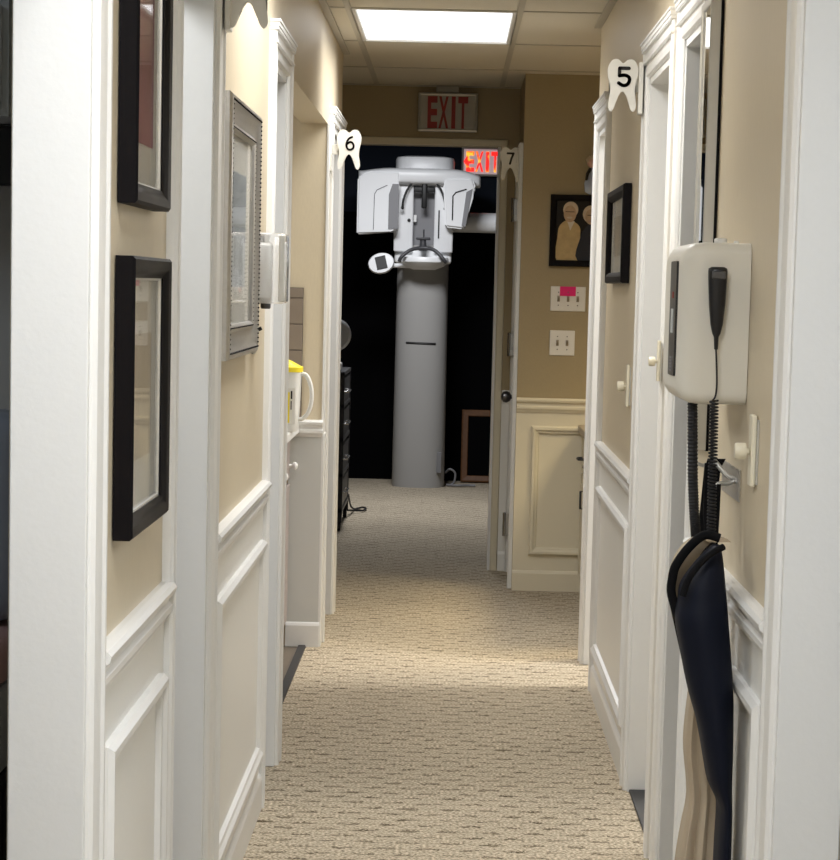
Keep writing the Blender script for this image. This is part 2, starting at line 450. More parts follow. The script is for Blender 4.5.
# corner bead of alcove and its far-wall wainscot
bm = new(); box(bm, XL - .001, XL + .012, 9.765, 9.895, 0, .86, .003); box(bm, XL - .001, XL + .010, 9.764, 9.80, .86, 2.083, .002)
struct(link(tname(), bm, 'white'))
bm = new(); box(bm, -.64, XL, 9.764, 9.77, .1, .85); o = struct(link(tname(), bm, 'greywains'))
bm = new(); prism(bm, [(9.77 - a, z) for a, z in RAIL], 'X', -.64, XL + .005); link('chair_rail', bm, 'white', o)
bm = new(); prism(bm, [(9.77 - a, z) for a, z in BASE], 'X', -.64, XL + .005); link('skirting', bm, 'white', o)
bm = new(); prism(bm, [(XL - .045, 0), (XL - .078, 0), (XL - .075, .008), (XL - .048, .008)], 'Y', 7.45, 9.75)
struct(link(tname(), bm, 'darkstrip'))
bm = new(); box(bm, XR + .0, XR + .09, 6.33, 7.05, 0, .008, .003)
struct(link(tname(), bm, 'darkstrip'))

# ------------------------------------------------------------------ door 7
d7 = struct(link('door_7', box(new(), .345, .383, D7A + .02, D7B - .02, .02, HEAD - .02), 'wains'))
bm = new(); lathe(bm, [(.006, 0), (.026, .002), (.026, .008), (.010, .012), (.010, .04), (.022, .046), (.029, .06), (.026, .074), (.012, .082), (.002, .083)], (.345, D7A + .09, .925), 'X')
for v in bm.verts: v.co.x = .345 - (v.co.x - .345) * 1.15
link('door_knob', bm, 'dchrome', d7, smooth=True)
for z in (.25, 1.17, 1.85):
    bm = new(); box(bm, .296, .345, D7B - .03, D7B - .024, z - .055, z + .055); tube(bm, [(.292, D7B - .03, z - .06), (.292, D7B - .03, z + .06)], .008)
    link('hinge', bm, 'chrome', d7)

# ------------------------------------------------------------------ ceiling lights
def make_light(yc, label):
    t = thing('ceiling_light', label, 'ceiling light', (-.095, yc, ZC), 'lit fluorescent ceiling panels')
    L = 1.19
    bm = new(); frame_ring(bm, (-.405, yc - L / 2, ZC + .03), (1, 0, 0), (0, 1, 0), (0, 0, -1), .62, L, [(0, 0), (0, .034), (.018, .034), (.022, .024), (.022, 0)])
    link('frame', bm, 'white', t)
    link('diffuser', box(new(), -.385, .197, yc - L / 2 + .02, yc + L / 2 - .02, ZC + .004, ZC + .012), 'diffuser', t)
    return t
M['diffuser'] = emis('lit_acrylic_diffuser', (.93, .96, 1.0), 1.6)
cl = make_light(9.795, 'bright rectangular fluorescent panel recessed in the tiled hallway ceiling')
dup(cl, (-.095, 6.125, ZC), 'rectangular fluorescent ceiling panel over the silver framed glass')
dup(cl, (-.095, 2.455, ZC), 'rectangular fluorescent ceiling panel nearest the camera')
def lamp(name, loc, size, energy, col, rot=(0, 0, 0), spread=PI):
    l = bpy.data.lights.new(name, 'AREA'); l.shape = 'RECTANGLE'; l.size, l.size_y = size; l.energy = energy; l.color = col; l.spread = spread
    o = bpy.data.objects.new(name, l); COL.objects.link(o); o.location = loc; o.rotation_euler = rot
    return o
S = math.radians
lamp('panel_lamp', (-.095, 9.795, ZC - .012), (.56, 1.12), 17, (1, .99, .975), spread=S(148))
lamp('panel_lamp', (-.095, 6.125, ZC - .012), (.56, 1.12), 18, (1, .99, .975), spread=S(158))
lamp('panel_lamp', (-.095, 2.455, ZC - .012), (.56, 1.12), 29, (.94, .965, 1), spread=S(165))
lamp('panel_lamp', (-.095, -1.3, ZC - .012), (.56, 1.12), 30, (.93, .96, 1), spread=S(170))  # added fill lamp behind the camera, no panel fixture here
# rooms
lamp('room_lamp', (-1.7, 2.9, 2.44), (1.1, .55), 7, (.85, .92, 1), spread=S(150))
lamp('room_lamp', (-1.15, 4.75, 2.40), (.6, .6), 19, (.95, .975, 1), rot=(0, S(-25), 0))  # unseen lamp placed to brighten the left door jambs
lamp('room_lamp', (-1.6, 8.5, 2.44), (.6, 1.1), 11, (1, .95, .86))
lamp('room_lamp', (1.7, 3.7, 2.44), (1.1, .55), 18, (.85, .92, 1))
lamp('room_lamp', (1.7, 9.1, 2.3), (1.1, .5), 65, (1, .97, .92), rot=(0, S(28), 0))
lamp('room_lamp', (1.7, 7.2, 2.44), (.5, .5), 12, (.95, .97, 1))
lamp('room_lamp', (1.6, 10.6, 2.40), (.5, 1.0), 20, (1, .82, .50), rot=(0, S(10), 0), spread=S(95))
lamp('imaging_lamp', (-.4, 16.0, 2.73), (.6, .6), 56, (.96, .97, 1))
# ------------------------------------------------------------------ EXIT signs
def text_mesh(s, w, h, depth, spacing=1.0):
    c = bpy.data.curves.new('t', 'FONT'); c.body = s; c.extrude = .5; c.size = 1; c.resolution_u = 3; c.offset = .032; c.space_character = spacing
    o = bpy.data.objects.new('t', c); COL.objects.link(o); bpy.context.view_layer.update()
    dg = bpy.context.evaluated_depsgraph_get(); me = bpy.data.meshes.new_from_object(o.evaluated_get(dg))
    b = new(); b.from_mesh(me); bpy.data.objects.remove(o); bpy.data.curves.remove(c); bpy.data.meshes.remove(me)
    xs = [v.co.x for v in b.verts]; ys = [v.co.y for v in b.verts]
    for v in b.verts:
        x = (v.co.x - (min(xs) + max(xs)) / 2) / (max(xs) - min(xs)) * w; z = (v.co.y - (min(ys) + max(ys)) / 2) / (max(ys) - min(ys)) * h
        v.co = Vector((x, -v.co.z * depth, z))
    return b
def exit_sign(label, cx, Y, cz, w, h, lit):
    t = thing('exit_sign', label, 'exit sign', (cx, Y, cz - h / 2))
    bm = new(); box(bm, cx - w / 2, cx + w / 2, Y - .045, Y, cz - h / 2, cz + h / 2, .008); link('housing', bm, 'exitwhite', t)
    bm = new(); frame_ring(bm, (cx - w / 2 + .002, Y - .045, cz - h / 2 + .002), (1, 0, 0), (0, 0, 1), (0, -1, 0), w - .004, h - .004, [(0, 0), (.002, .008), (.008, .010), (.014, .006), (.014, 0)])
    link('rim', bm, 'silverw' if not lit else 'exitwhite', t)
    link('face', box(new(), cx - w / 2 + .014, cx + w / 2 - .014, Y - .048, Y - .044, cz - h / 2 + .014, cz + h / 2 - .014), 'ledface' if lit else 'exitface', t)
    if not lit:
        bm = new()
        for s_, dx in (('E', -.078), ('X', -.022), ('I', .028), ('T', .076)):
            b = text_mesh(s_, .020 if s_ == 'I' else .050, .160, .004)
            bmesh.ops.translate(b, verts=b.verts, vec=(cx + dx, Y - .050, cz - .002)); me = bpy.data.meshes.new('x'); b.to_mesh(me); bm.from_mesh(me); b.free()
    else:
        bm = new()
        for s_, dx in (('E', -.10), ('X', -.032), ('I', .028), ('T', .085)):
            b = text_mesh(s_, .024 if s_ == 'I' else .060, .150, .004)
            bmesh.ops.translate(b, verts=b.verts, vec=(cx + dx, Y - .050, cz)); me = bpy.data.meshes.new('x'); b.to_mesh(me); bm.from_mesh(me); b.free()
        prism(bm, [(cx - .15, cz), (cx - .128, cz + .035), (cx - .128, cz - .035)], 'Y', Y - .052, Y - .048)
    link('lettering', bm, 'led' if lit else 'exitred', t)
    return t
es = exit_sign('unlit white sign with red EXIT letters on the wall above the dark doorway', -.048, 12.612, 2.335, .305, .198, False)
bm = new(); box(bm, -.11, .005, 12.57, 12.612, 2.434, 2.468, .004); link('mounting_canopy', bm, 'exitwhite', es)
exit_sign('glowing red EXIT sign high on the dark back wall behind the x-ray machine', .205, 18.486, 2.39, .33, .215, True)

# ------------------------------------------------------------------ tooth signs
TH = [(0, .93), (.17, 1.0), (.36, .985), (.49, .86), (.50, .70), (.44, .54), (.41, .40), (.45, .22), (.46, .08), (.38, 0), (.28, .05), (.20, .20), (.10, .33), (0, .385)]
TOOTH = TH + [(-x, z) for x, z in TH[-2:0:-1]]
DIG = {'5': [(.62, 1), (0, 1), (0, .56), (.35, .60), (.62, .48), (.66, .28), (.52, .06), (.25, 0), (-.04, .14)],
       '6': [(.50, 1), (.22, .88), (.04, .6), (0, .32), (.12, .06), (.33, 0), (.58, .10), (.64, .32), (.52, .54), (.30, .60), (.06, .45)],
       '7': [(0, 1), (.64, 1), (.42, .5), (.28, 0)]}
def tooth(label, cx, Y, ztop, w, h, digit, side, xwall):
    """board facing down the hall, held by a bracket on the wall"""
    t = thing('tooth_sign', label, 'sign', (cx, Y, ztop - h), 'tooth shaped room number signs')
    pts = catmull([(cx + x * w, ztop - h + z * h) for x, z in TOOTH], 5)
    bm = new(); prism(bm, pts, 'Y', Y, Y + .012)
    bmesh.ops.triangulate(bm, faces=[f for f in bm.faces if len(f.verts) > 4])
    link('board', bm, 'tooth', t)
    if digit:
        raw = DIG[digit]
        if digit == '5':
            P = raw[:3] + catmull(raw[2:], 5, False)[1:]
        elif digit == '6': P = catmull(raw, 5, False)
        else: P = raw
        dh = h * (.33 if digit == '5' else .32); dw = dh * .9
        x0 = cx - .32 * dw + (.004 if digit != '7' else 0); z0 = ztop - h * .50
        bm = new(); 
        tube(bm, [(x0 + x * dw, Y - .0005, z0 + z * dh) for x, z in P], dh * .085, 8, flat=(1, .12)) if False else None
        r = dh * (.10 if digit != '6' else .08)
        for (xa, za), (xb, zb) in zip(P, P[1:]):
            A = Vector((x0 + xa * dw, 0, z0 + za * dh)); B = Vector((x0 + xb * dw, 0, z0 + zb * dh))
            out = []
            d = (B - A).normalized(); s = Vector((-d.z, 0, d.x))
            for k in range(7): out.append(A + (s * math.cos(PI * k / 6) - d * math.sin(PI * k / 6)) * r)
            for k in range(7): out.append(B + (-s * math.cos(PI * k / 6) + d * math.sin(PI * k / 6)) * r)
            prism(bm, [(p.x, p.z) for p in out], 'Y', Y - .002, Y + .001)
        link('number', bm, 'ink', t)
    bm = new()
    xa, xb = sorted((xwall, xwall - side * .012)); box(bm, xa, xb, Y - .015, Y + .04, ztop - h * 1.05, ztop + .01 * 0 - h * .05, .002)
    xa, xb = sorted((xwall, cx + side * w * .40)); box(bm, xa, xb, Y + .012, Y + .02, ztop - h * .62, ztop - h * .36, .002)
    link('bracket', bm, 'tooth', t)
    return t
tooth('white tooth shaped sign painted with black number 5', .471, 7.12, 2.112, .086, .147, '5', 1, XR - .021)
tooth('white tooth shaped sign painted with black number 6', -.428, 9.86, 2.066, .096, .156, '6', -1, XL + .0)
tooth('white tooth shaped sign painted with black number 7', .260, 11.88, 2.126, .096, .154, '7', 1, .32 - .021)
tooth('blank backed tooth shaped sign cut off by the top left edge of the view', -.442, 5.19, 2.118, .090, .138, None, -1, XL + .021)

# ------------------------------------------------------------------ pictures and mirrors on the side walls
def picture(name, label, cat, side, ya, yb, z0, z1, depth, prof, fm, inner, glassm='glass', prints=(), ib=.010):
    X = XL if side < 0 else XR; nx = -side; w, h = yb - ya, z1 - z0
    t = thing(name, label, cat, (X, (ya + yb) / 2, z0))
    bm = new(); frame_ring(bm, (X + nx * .002, ya, z0), (0, 1, 0), (0, 0, 1), (nx, 0, 0), w, h, prof)
    link('frame', bm, fm, t, smooth=30)
    f = prof[-1][0]
    xa, xb = sorted((X + nx * .004, X + nx * ib))
    link('backing', box(new(), xa, xb, ya + f - .006, yb - f + .006, z0 + f - .006, z1 - f + .006), inner, t)
    for nm, a, b, c, d, mm, k in prints:
        xa, xb = sorted((X + nx * .0095, X + nx * (.0105 + .0006 * k)))
        link(nm, box(new(), xa, xb, ya + a, ya + b, z0 + c, z0 + d), mm, t)
    if glassm:
        xa, xb = sorted((X + nx * .0135, X + nx * .0150))
        link('glass_pane', box(new(), xa, xb, ya + f - .004, yb - f + .004, z0 + f - .004, z1 - f + .004), glassm, t)
    return t
BP = [(0, 0), (0, .026), (.005, .030), (.010, .0285), (.018, .027), (.027, .020), (.033, .018), (.033, .002)]
M['silverlip'] = M['silverw']
p1 = picture('framed_picture', 'lower black framed sepia picture with cream mat on the left wall', 'picture', -1, 3.70, 4.185, 1.055, 1.487, .04, BP, 'blackframe', 'mat',
    prints=[('print', .11, .38, .11, .31, 'print1', 1), ('caption_card', .17, .32, .33, .36, 'shirt', 1)])
p2 = picture('framed_picture', 'upper black framed rose coloured picture cut off by the top of the view', 'picture', -1, 3.715, 4.155, 1.566, 2.03, .04, BP, 'blackframe', 'mat',
    prints=[('print', .09, .35, .10, .37, 'print2', 1)])
for p, (a, b, c, d) in ((p1, (3.70, 4.185, 1.055, 1.487)), (p2, (3.715, 4.155, 1.566, 2.03))):
    bm = new(); frame_ring(bm, (XL + .010, a + .032, c + .032), (0, 1, 0), (0, 0, 1), (1, 0, 0), b - a - .064, d - c - .064, [(0, 0), (0, .008), (.004, .007), (.006, 0)])
    link('silver_fillet', bm, 'silverw', p)
SP = [(0, 0), (0, .022), (.005, .028), (.011, .030), (.016, .028), (.028, .020), (.048, .0155), (.058, .0155), (.064, .020), (.070, .021), (.075, .017), (.078, .012), (.078, .002)]
m1 = picture('framed_picture', 'wide glass in a beaded silver frame on the left wall, painted with a pale reflection', 'picture', -1, 5.29, 6.085, 1.281, 1.858, .04, SP, 'silver', 'mat', prints=[('print', .20, .60, .16, .42, 'greywhite', 1)])  # pale mat and grey print stand in for reflected white door trim
def beads(ya, yb, z0, z1, X, off, inset, r, step, parent):
    bm = new(); pts = []
    y = ya + inset
    while y < yb - inset: pts += [(y, z0 + inset), (y, z1 - inset)]; y += step
    z = z0 + inset
    while z < z1 - inset: pts += [(ya + inset, z), (yb - inset, z)]; z += step
    for y, z in pts:
        bmesh.ops.create_icosphere(bm, subdivisions=1, radius=r, matrix=Matrix.Translation((X + off, y, z)))
    o = link('bead_edging', bm, 'blackframe', parent); return o
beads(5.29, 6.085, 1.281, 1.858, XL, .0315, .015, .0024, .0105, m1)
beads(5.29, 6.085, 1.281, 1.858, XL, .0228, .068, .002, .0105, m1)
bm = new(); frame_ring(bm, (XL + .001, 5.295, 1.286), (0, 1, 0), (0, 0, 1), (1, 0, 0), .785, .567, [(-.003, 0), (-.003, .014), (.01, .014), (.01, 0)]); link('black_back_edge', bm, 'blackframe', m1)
p3 = picture('framed_picture', 'small black framed certificate on the right wall beside the number 5 sign', 'picture', 1, 7.70, 8.50, 1.478, 1.788, .04, [(0, 0), (0, .020), (.004, .026), (.020, .027), (.030, .022), (.036, .014), (.036, .002)], 'blackframe', 'mat',
    prints=[('certificate', .15, .65, .09, .22, 'print1', 1)])
FP = [(0, .004), (0, .024), (.002, .026), (.012, .0255), (.016, .023), (.018, .002)]
m2 = picture('framed_mirror', 'tall narrow mirror in a flat silver frame behind the white wall box', 'mirror', 1, 5.19, 5.395, 1.121, 2.07, .03, FP, 'silverw', 'mirror', None, ib=.0225)
bm = new(); frame_ring(bm, (XR - .0005, 5.191, 1.122), (0, 1, 0), (0, 0, 1), (-1, 0, 0), .203, .947, [(-.003, 0), (-.003, .006), (.012, .006), (.012, 0)]); link('black_back_edge', bm, 'blackframe', m2)

# family photograph on the facing wall (figures are printed on it)
Y = 11.8; x0, x1, z0, z1 = .455, .835, 1.565, 1.905
t = thing('framed_photograph', 'black framed photograph of an older couple on the ochre wall', 'picture', ((x0 + x1) / 2, Y, z0))
bm = new(); frame_ring(bm, (x0, Y - .002, z0), (1, 0, 0), (0, 0, 1), (0, -1, 0), x1 - x0, z1 - z0, [(0, 0), (0, .020), (.004, .024), (.024, .022), (.030, .014), (.030, .002)]); link('frame', bm, 'blackframe', t)
ph = link('photograph', box(new(), x0 + .026, x1 - .026, Y - .010, Y - .004, z0 + .026, z1 - .026), 'bg', t)
def flatpoly(name, pts, k, mm, par):
    bm = new(); prism(bm, pts, 'Y', Y - .010 - .0006 * k, Y - .0095); bmesh.ops.triangulate(bm, faces=[f for f in bm.faces if len(f.verts) > 4]); return link(name, bm, mm, par)
def oval(cx, cz, rx, rz, n=24): return [(cx + rx * math.cos(2 * PI * k / n), cz + rz * math.sin(2 * PI * k / n)) for k in range(n)]
zb = z0 + .031
flatpoly('printed_jacket', catmull([(.490, zb), (.492, 1.70), (.500, 1.755), (.535, 1.785), (.575, 1.775), (.600, 1.745), (.598, 1.68), (.605, zb)], 4), 1, 'jacket', ph)
flatpoly('printed_shirt', [(.535, 1.786), (.572, 1.780), (.552, 1.735)], 2, 'shirt', ph)
flatpoly('printed_hair', oval(.552, 1.835, .036, .038), 2, 'hair', ph)
flatpoly('printed_face', oval(.549, 1.815, .030, .040), 3, 'skin', ph)
flatpoly('printed_brow', [(.527, 1.826), (.570, 1.826), (.570, 1.823), (.527, 1.823)], 4, 'bg', ph)
flatpoly('printed_moustache', oval(.548, 1.797, .013, .005, 12), 4, 'hair', ph)
flatpoly('printed_coat', catmull([(.590, zb), (.600, 1.70), (.620, 1.745), (.65, 1.77), (.69, 1.765), (.73, 1.73), (.755, zb)], 4), 2, 'darkcoat', ph)
flatpoly('printed_hair', oval(.648, 1.815, .038, .042), 3, 'hair', ph)
flatpoly('printed_face', oval(.647, 1.803, .025, .036), 4, 'skin', ph)
flatpoly('printed_brow', [(.632, 1.812), (.664, 1.812), (.664, 1.809), (.632, 1.809)], 5, 'bg', ph)
flatpoly('printed_mouth', oval(.647, 1.782, .010, .003, 12), 5, 'dullpink', ph)

# switch plates on the facing wall
def toggle_plate(name, label, x0, x1, z0, z1, n):
    t = thing(name, label, 'light switch', ((x0 + x1) / 2, Y, z0), 'light switch plates')
    link('plate', box(new(), x0, x1, Y - .007, Y, z0, z1, .003), 'switchwhite', t)
    for k in range(n):
        xc = (x0 + x1) / 2 + (k - (n - 1) / 2) * .046; zc = (z0 + z1) / 2
        bm = new(); prism(bm, [(Y - .006, zc + .012), (Y - .020, zc + .010), (Y - .020, zc + .002), (Y - .006, zc - .012)], 'X', xc - .005, xc + .005)
        box(bm, xc - .006, xc + .006, Y - .0078, Y - .006, zc - .014, zc + .014)
        link('toggle', bm, 'taupe_t', t)
        for s in (-1, 1):
            bm = new(); lathe(bm, [(.003, 0), (.003, .002), (.001, .0025)], (xc, Y - .0072, zc + s * .031), 'Y', 8)
            for v in bm.verts: v.co.y = Y - .0065 - (v.co.y - (Y - .0072))
            link('screw', bm, 'dchrome', t)
    return t
M['switchwhite'] = mat('switch_plate_white', (.76, .74, .69), .35)
M['taupe_t'] = mat('toggle_taupe', (.28, .24, .18), .4)
toggle_plate('light_switch', 'white three toggle light switch plate with a pink note, under the couple photograph', .468, .636, 1.352, 1.470, 3)
tag(link('sticky_note', box(new(), .512, .588, Y - .0085, Y - .0070, 1.4245, 1.470), 'pink'), 'bright pink sticky note on the upper light switch plate', 'note')
bm = new(); 
toggle_plate('light_switch', 'white two toggle light switch plate, the lower one on the ochre wall', .470, .590, 1.140, 1.260, 2)

# doll figure hanging beyond the right wall end
t = thing('doll', 'small blond doll in a pale blue dress peeking past the right wall end', 'doll', (.66, 11.79, 1.885))
bm = new(); 
rings = []
for k, (z, r) in enumerate(((1.885, .020), (1.90, .045), (1.95, .050), (1.99, .038), (2.03, .026), (2.045, .014))):
    rings.append([(.665 + r * math.cos(a) * (1 + .12 * math.cos(7 * a)), 11.735 + r * math.sin(a) * .7, z) for a in [2 * PI * i / 28 for i in range(28)]])
loft(bm, rings); link('dress', bm, 'dollblue', t, smooth=50)
bm = new(); tube(bm, [(.645, 11.72, 2.03), (.628, 11.70, 2.00), (.622, 11.69, 1.965)], [.010, .009, .007]); tube(bm, [(.685, 11.72, 2.03), (.70, 11.70, 2.0), (.71, 11.69, 1.965)], [.010, .009, .007]); link('sleeve', bm, 'ink', t, smooth=50)
bm = new(); bmesh.ops.create_uvsphere(bm, u_segments=20, v_segments=14, radius=.029, matrix=Matrix.Translation((.655, 11.725, 2.065))); link('head', bm, 'dollskin', t, smooth=60)
bm = new(); bmesh.ops.create_uvsphere(bm, u_segments=20, v_segments=14, radius=.034, matrix=Matrix.Translation((.655, 11.735, 2.076)))
for v in bm.verts: v.co += (v.co - Vector((.655, 11.735, 2.076))) * .15 * math.sin(v.co.x * 700) * math.cos(v.co.z * 600)
link('hair', bm, 'dollhair', t, smooth=60)
bm = new(); tube(bm, [(.656, 11.74, 2.10), (.656, 11.77, 2.14), (.656, 11.799, 2.16)], .0015, 6); link('hanging_cord', bm, 'tan', t)

t.location.x -= .012; t.location.z += .022; t.scale = (.82, .82, .82)

# base cabinet on the right beyond the hall wall
t = thing('base_cabinet', 'low white cabinet with a tan top against the ochre wall', 'cabinet', (.9, 10.9, 0))
bm = new(); box(bm, .655, 1.20, 10.05, 11.78, .0, .775); link('body', bm, 'creamtrim', t)
for ya, yb in ((10.08, 10.62), (10.66, 11.19), (11.23, 11.75)):
    d = link('door', box(new(), .636, .655, ya, yb, .10, .58, .003), 'creamtrim', t)
    bm = new(); frame_ring(bm, (.636, ya + .04, .14), (0, 1, 0), (0, 0, 1), (-1, 0, 0), yb - ya - .08, .40, [(0, 0), (.004, .004), (.014, .004), (.018, 0)]); link('door_moulding', bm, 'creamtrim', d)
    w = link('drawer', box(new(), .636, .655, ya, yb, .60, .755, .003), 'creamtrim', t)
    bm = new(); ym = yb - .16
    tube(bm, [(.636, ym - .05, .66), (.612, ym - .05, .66), (.608, ym, .66), (.612, ym + .05, .66), (.636, ym + .05, .66)], .006, 8); link('handle', bm, 'black', w, smooth=50)
    bm = new(); tube(bm, [(.636, ya + .05, .53), (.612, ya + .05, .53), (.612, ya + .05, .45), (.636, ya + .05, .45)], .005, 8)
    link('handle', bm, 'black', d, smooth=50)
link('worktop', box(new(), .618, 1.22, 10.03, 11.788, .775, .81, .006), 'counter', t)
t = thing('soap_pump', 'small white bottle standing on the tan cabinet top', 'bottle', (.665, 11.0, .81))
bm = new(); lathe(bm, [(.002, 0), (.02, .001), (.021, .02), (.019, .04), (.006, .046), (.006, .058)], (.665, 11.0, .81)); link('bottle_body', bm, 'milky', t, smooth=50)
bm = new(); lathe(bm, [(.009, .055), (.010, .058), (.010, .066), (.004, .070)], (.665, 11.0, .81)); link('cap', bm, 'white', t, smooth=50)

# ------------------------------------------------------------------ alcove: cabinet, tiles, sharps container
t = thing('alcove_cabinet', 'taupe edged counter cabinet in the left alcove', 'cabinet', (-.9, 8.6, 0))
bm = new(); box(bm, -1.25, -.650, 7.45, 9.758, .09, .86); box(bm, -1.25, -.70, 7.45, 9.758, 0, .09); link('body', bm, 'mauve', t)
for k in range(4):
    ya = 7.47 + k * .57; yb = ya + .55
    d = link('door', box(new(), -.650, -.632, ya, yb, .11, .66, .003), 'mauve', t)
    w = link('drawer', box(new(), -.650, -.632, ya, yb, .68, .84, .003), 'mauve', t)
    bm = new(); lathe(bm, [(.008, 0), (.006, .012), (.014, .018), (.016, .026), (.010, .034), (.002, .036)], (-.632, yb - .06, .735), 'X', 16); link('knob', bm, 'white', w, smooth=50)
link('worktop', box(new(), -1.27, -.598, 7.45, 9.762, .862, .895, .005), 'white', t)
bm = new(); box(bm, -1.25, -.592, 9.758, 9.765, .916, 1.437); bs = tag(link('tile_backsplash', bm, 'grout'), 'taupe ceramic tile strip on the alcove wall above the counter', 'tiles')
for r in range(6):
    zt = 1.434 - (0 if r == 0 else .040 + (r - 1) * .103)
    hgt = .037 if r == 0 else .100
    za = max(zt - hgt, .918)
    for c in range(3):
        bm = new(); xb = -.594 - c * .103; box(bm, xb - .100, xb, 9.751, 9.759, za, zt, .0015)
        link('tile', bm, 'tile', bs)
# sharps / waste jug
cx, cy, zb_ = -.630, 9.28, .896
t = thing('sharps_container', 'white plastic jug with yellow lid and handle on the alcove counter', 'container', (cx, cy, zb_))
rings = []
for z, rx, ry in ((0, .050, .060), (.01, .056, .066), (.10, .060, .070), (.215, .064, .074), (.225, .066, .076)):
    ring = []
    for i in range(32):
        a = 2 * PI * i / 32; c, s = math.cos(a), math.sin(a); e = .45
        ring.append((cx + rx * math.copysign(abs(c) ** e, c), cy + ry * math.copysign(abs(s) ** e, s), zb_ + z))
    rings.append(ring)
bm = new(); loft(bm, rings); link('jug_body', bm, 'milky', t, smooth=40)
rings = []
for z, rx, ry in ((.225, .070, .080), (.243, .070, .080), (.247, .060, .070), (.262, .052, .060), (.272, .030, .040), (.285, .024, .03), (.287, .015, .02)):
    rings.append([(cx + rx * math.copysign(abs(math.cos(a)) ** .5, math.cos(a)) - (.02 if z > .25 else 0), cy + ry * math.copysign(abs(math.sin(a)) ** .5, math.sin(a)), zb_ + z) for a in [2 * PI * i / 32 for i in range(32)]])
bm = new(); loft(bm, rings); link('lid', bm, 'yellow', t, smooth=35)
bm = new(); H = catmull([(cx + .058, cy - .02, zb_ + .218), (cx + .085, cy - .02, zb_ + .212), (cx + .103, cy - .02, zb_ + .17), (cx + .106, cy - .02, zb_ + .12), (cx + .095, cy - .02, zb_ + .075), (cx + .075, cy - .02, zb_ + .05), (cx + .056, cy - .02, zb_ + .045)], 5, False)
tube(bm, H, .0085, 10); link('handle', bm, 'milky', t, smooth=60)
lb = link('label', box(new(), cx + .000, cx + .048, cy - .0785, cy - .071, zb_ + .03, zb_ + .165), 'switchwhite', t)
link('yellow_panel', box(new(), cx - .02, cx + .027, cy - .080, cy - .072, zb_ + .035, zb_ + .150), 'yellow', t)
bm = new(); box(bm, cx + .031, cx + .037, cy - .0795, cy - .078, zb_ + .125, zb_ + .155); box(bm, cx + .031, cx + .035, cy - .0795, cy - .078, zb_ + .085, zb_ + .118)
link('printed_mark', bm, 'ink', lb)
bm = new(); lathe(bm, [(.002, 0), (.022, .001), (.024, .08), (.021, .082), (.021, .11), (.004, .112)], (-.617, 9.62, .896)); tag(link('pump_cup', bm, 'milky', smooth=45), 'small white cup behind the yellow lidded jug', 'cup')

# ------------------------------------------------------------------ dispenser and switch near the silver mirror
t = thing('sanitizer_dispenser', 'clear plastic hand sanitizer dispenser beside the silver framed glass', 'dispenser', (XL, 6.25, 1.395))
link('back_plate', box(new(), XL, XL + .012, 6.175, 6.325, 1.40, 1.575, .004), 'milky', t)
bm = new(); box(bm, XL + .012, XL + .088, 6.18, 6.32, 1.40, 1.577, .010); link('clear_cover', bm, 'clear', t, smooth=40)
bm = new(); box(bm, XL + .014, XL + .050, 6.20, 6.30, 1.412, 1.55, .008); link('refill', bm, 'white', t, smooth=40)
bm = new(); box(bm, XL + .072, XL + .086, 6.172, 6.181, 1.405, 1.572, .003); link('grey_edge', bm, 'silverw', t)
bm = new(); lathe(bm, [(.011, 0), (.013, .004), (.013, .014)], (XL + .035, 6.25, 1.386)); link('nozzle', bm, 'dchrome', t, smooth=40)
t = thing('light_switch', 'small dark toggle switch on the left wall under the clear dispenser', 'light switch', (XL, 6.30, 1.28))
link('plate', box(new(), XL, XL + .006, 6.26, 6.335, 1.27, 1.385, .002), 'silver', t)
bm = new(); tube(bm, [(XL + .006, 6.30, 1.328), (XL + .022, 6.30, 1.336)], .005, 10); link('toggle', bm, 'black', t)

# ------------------------------------------------------------------ cream dimmers on the right wall
def dimmer(y, z, label, X=XR):
    t = thing('dimmer_switch', label, 'dimmer', (X, y, z), 'cream dimmer switches')
    link('wall_plate', box(new(), X - .003, X, y - .035, y + .035, z - .058, z + .058, .001), 'silverw', t)
    link('cover_plate', box(new(), X - .012, X - .003, y - .022, y + .022, z - .062, z + .066, .003), 'cream', t)
    bm = new(); lathe(bm, [(.004, 0), (.006, .001), (.006, .006), (.014, .007), (.0150, .010), (.0150, .024), (.013, .027), (.002, .028)], (X - .012, y, z), 'X', 20)
    for v in bm.verts: v.co.x = X - .012 - (v.co.x - (X - .012))
    link('knob', bm, 'cream', t, smooth=40)
    return t
dm = dimmer(4.385, 1.172, 'cream dimmer switch with round knob nearest on the right wall')
dup(dm, (XR, 7.53, 1.163), 'cream dimmer switch with round knob on the right wall below the black framed certificate')
dup(dm, (XR - .021, 6.20, 1.278), 'cream dimmer switch on the narrow white trim just past the white wall box', scale=(.8, .8, .8))
# hinge left on the far right doorway jamb
h3 = bpy.data.objects.get('trim_9')

# ------------------------------------------------------------------ white wall box with handpiece
t = thing('wall_instrument_box', 'off white wall box with a black handpiece and dark display slot', 'instrument box', (.49, 4.7, 1.25))
y0, y1, za, zb2 = 4.555, 4.90, 1.246, 1.545
rings = []
def rrect(u0, u1, v0, v1, r, n=6):
    P = []
    for cx_, cy_, a0 in ((u1 - r, v0 + r, -PI / 2), (u1 - r, v1 - r, 0), (u0 + r, v1 - r, PI / 2), (u0 + r, v0 + r, PI)):
        for k in range(n + 1): P.append((cx_ + r * math.cos(a0 + PI / 2 * k / n), cy_ + r * math.sin(a0 + PI / 2 * k / n)))
    return P
for x, ins in ((XR - .001, .0), (XR - .085, .0), (XR - .105, .002), (XR - .118, .010), (XR - .128, .024), (XR - .130, .030)):
    rings.append([(x, u, v) for u, v in rrect(y0 + ins, y1 - ins, za + ins, zb2 - ins, .022)])
bm = new(); loft(bm, rings); ib = link('casing', bm, 'plastic', t, smooth=35)
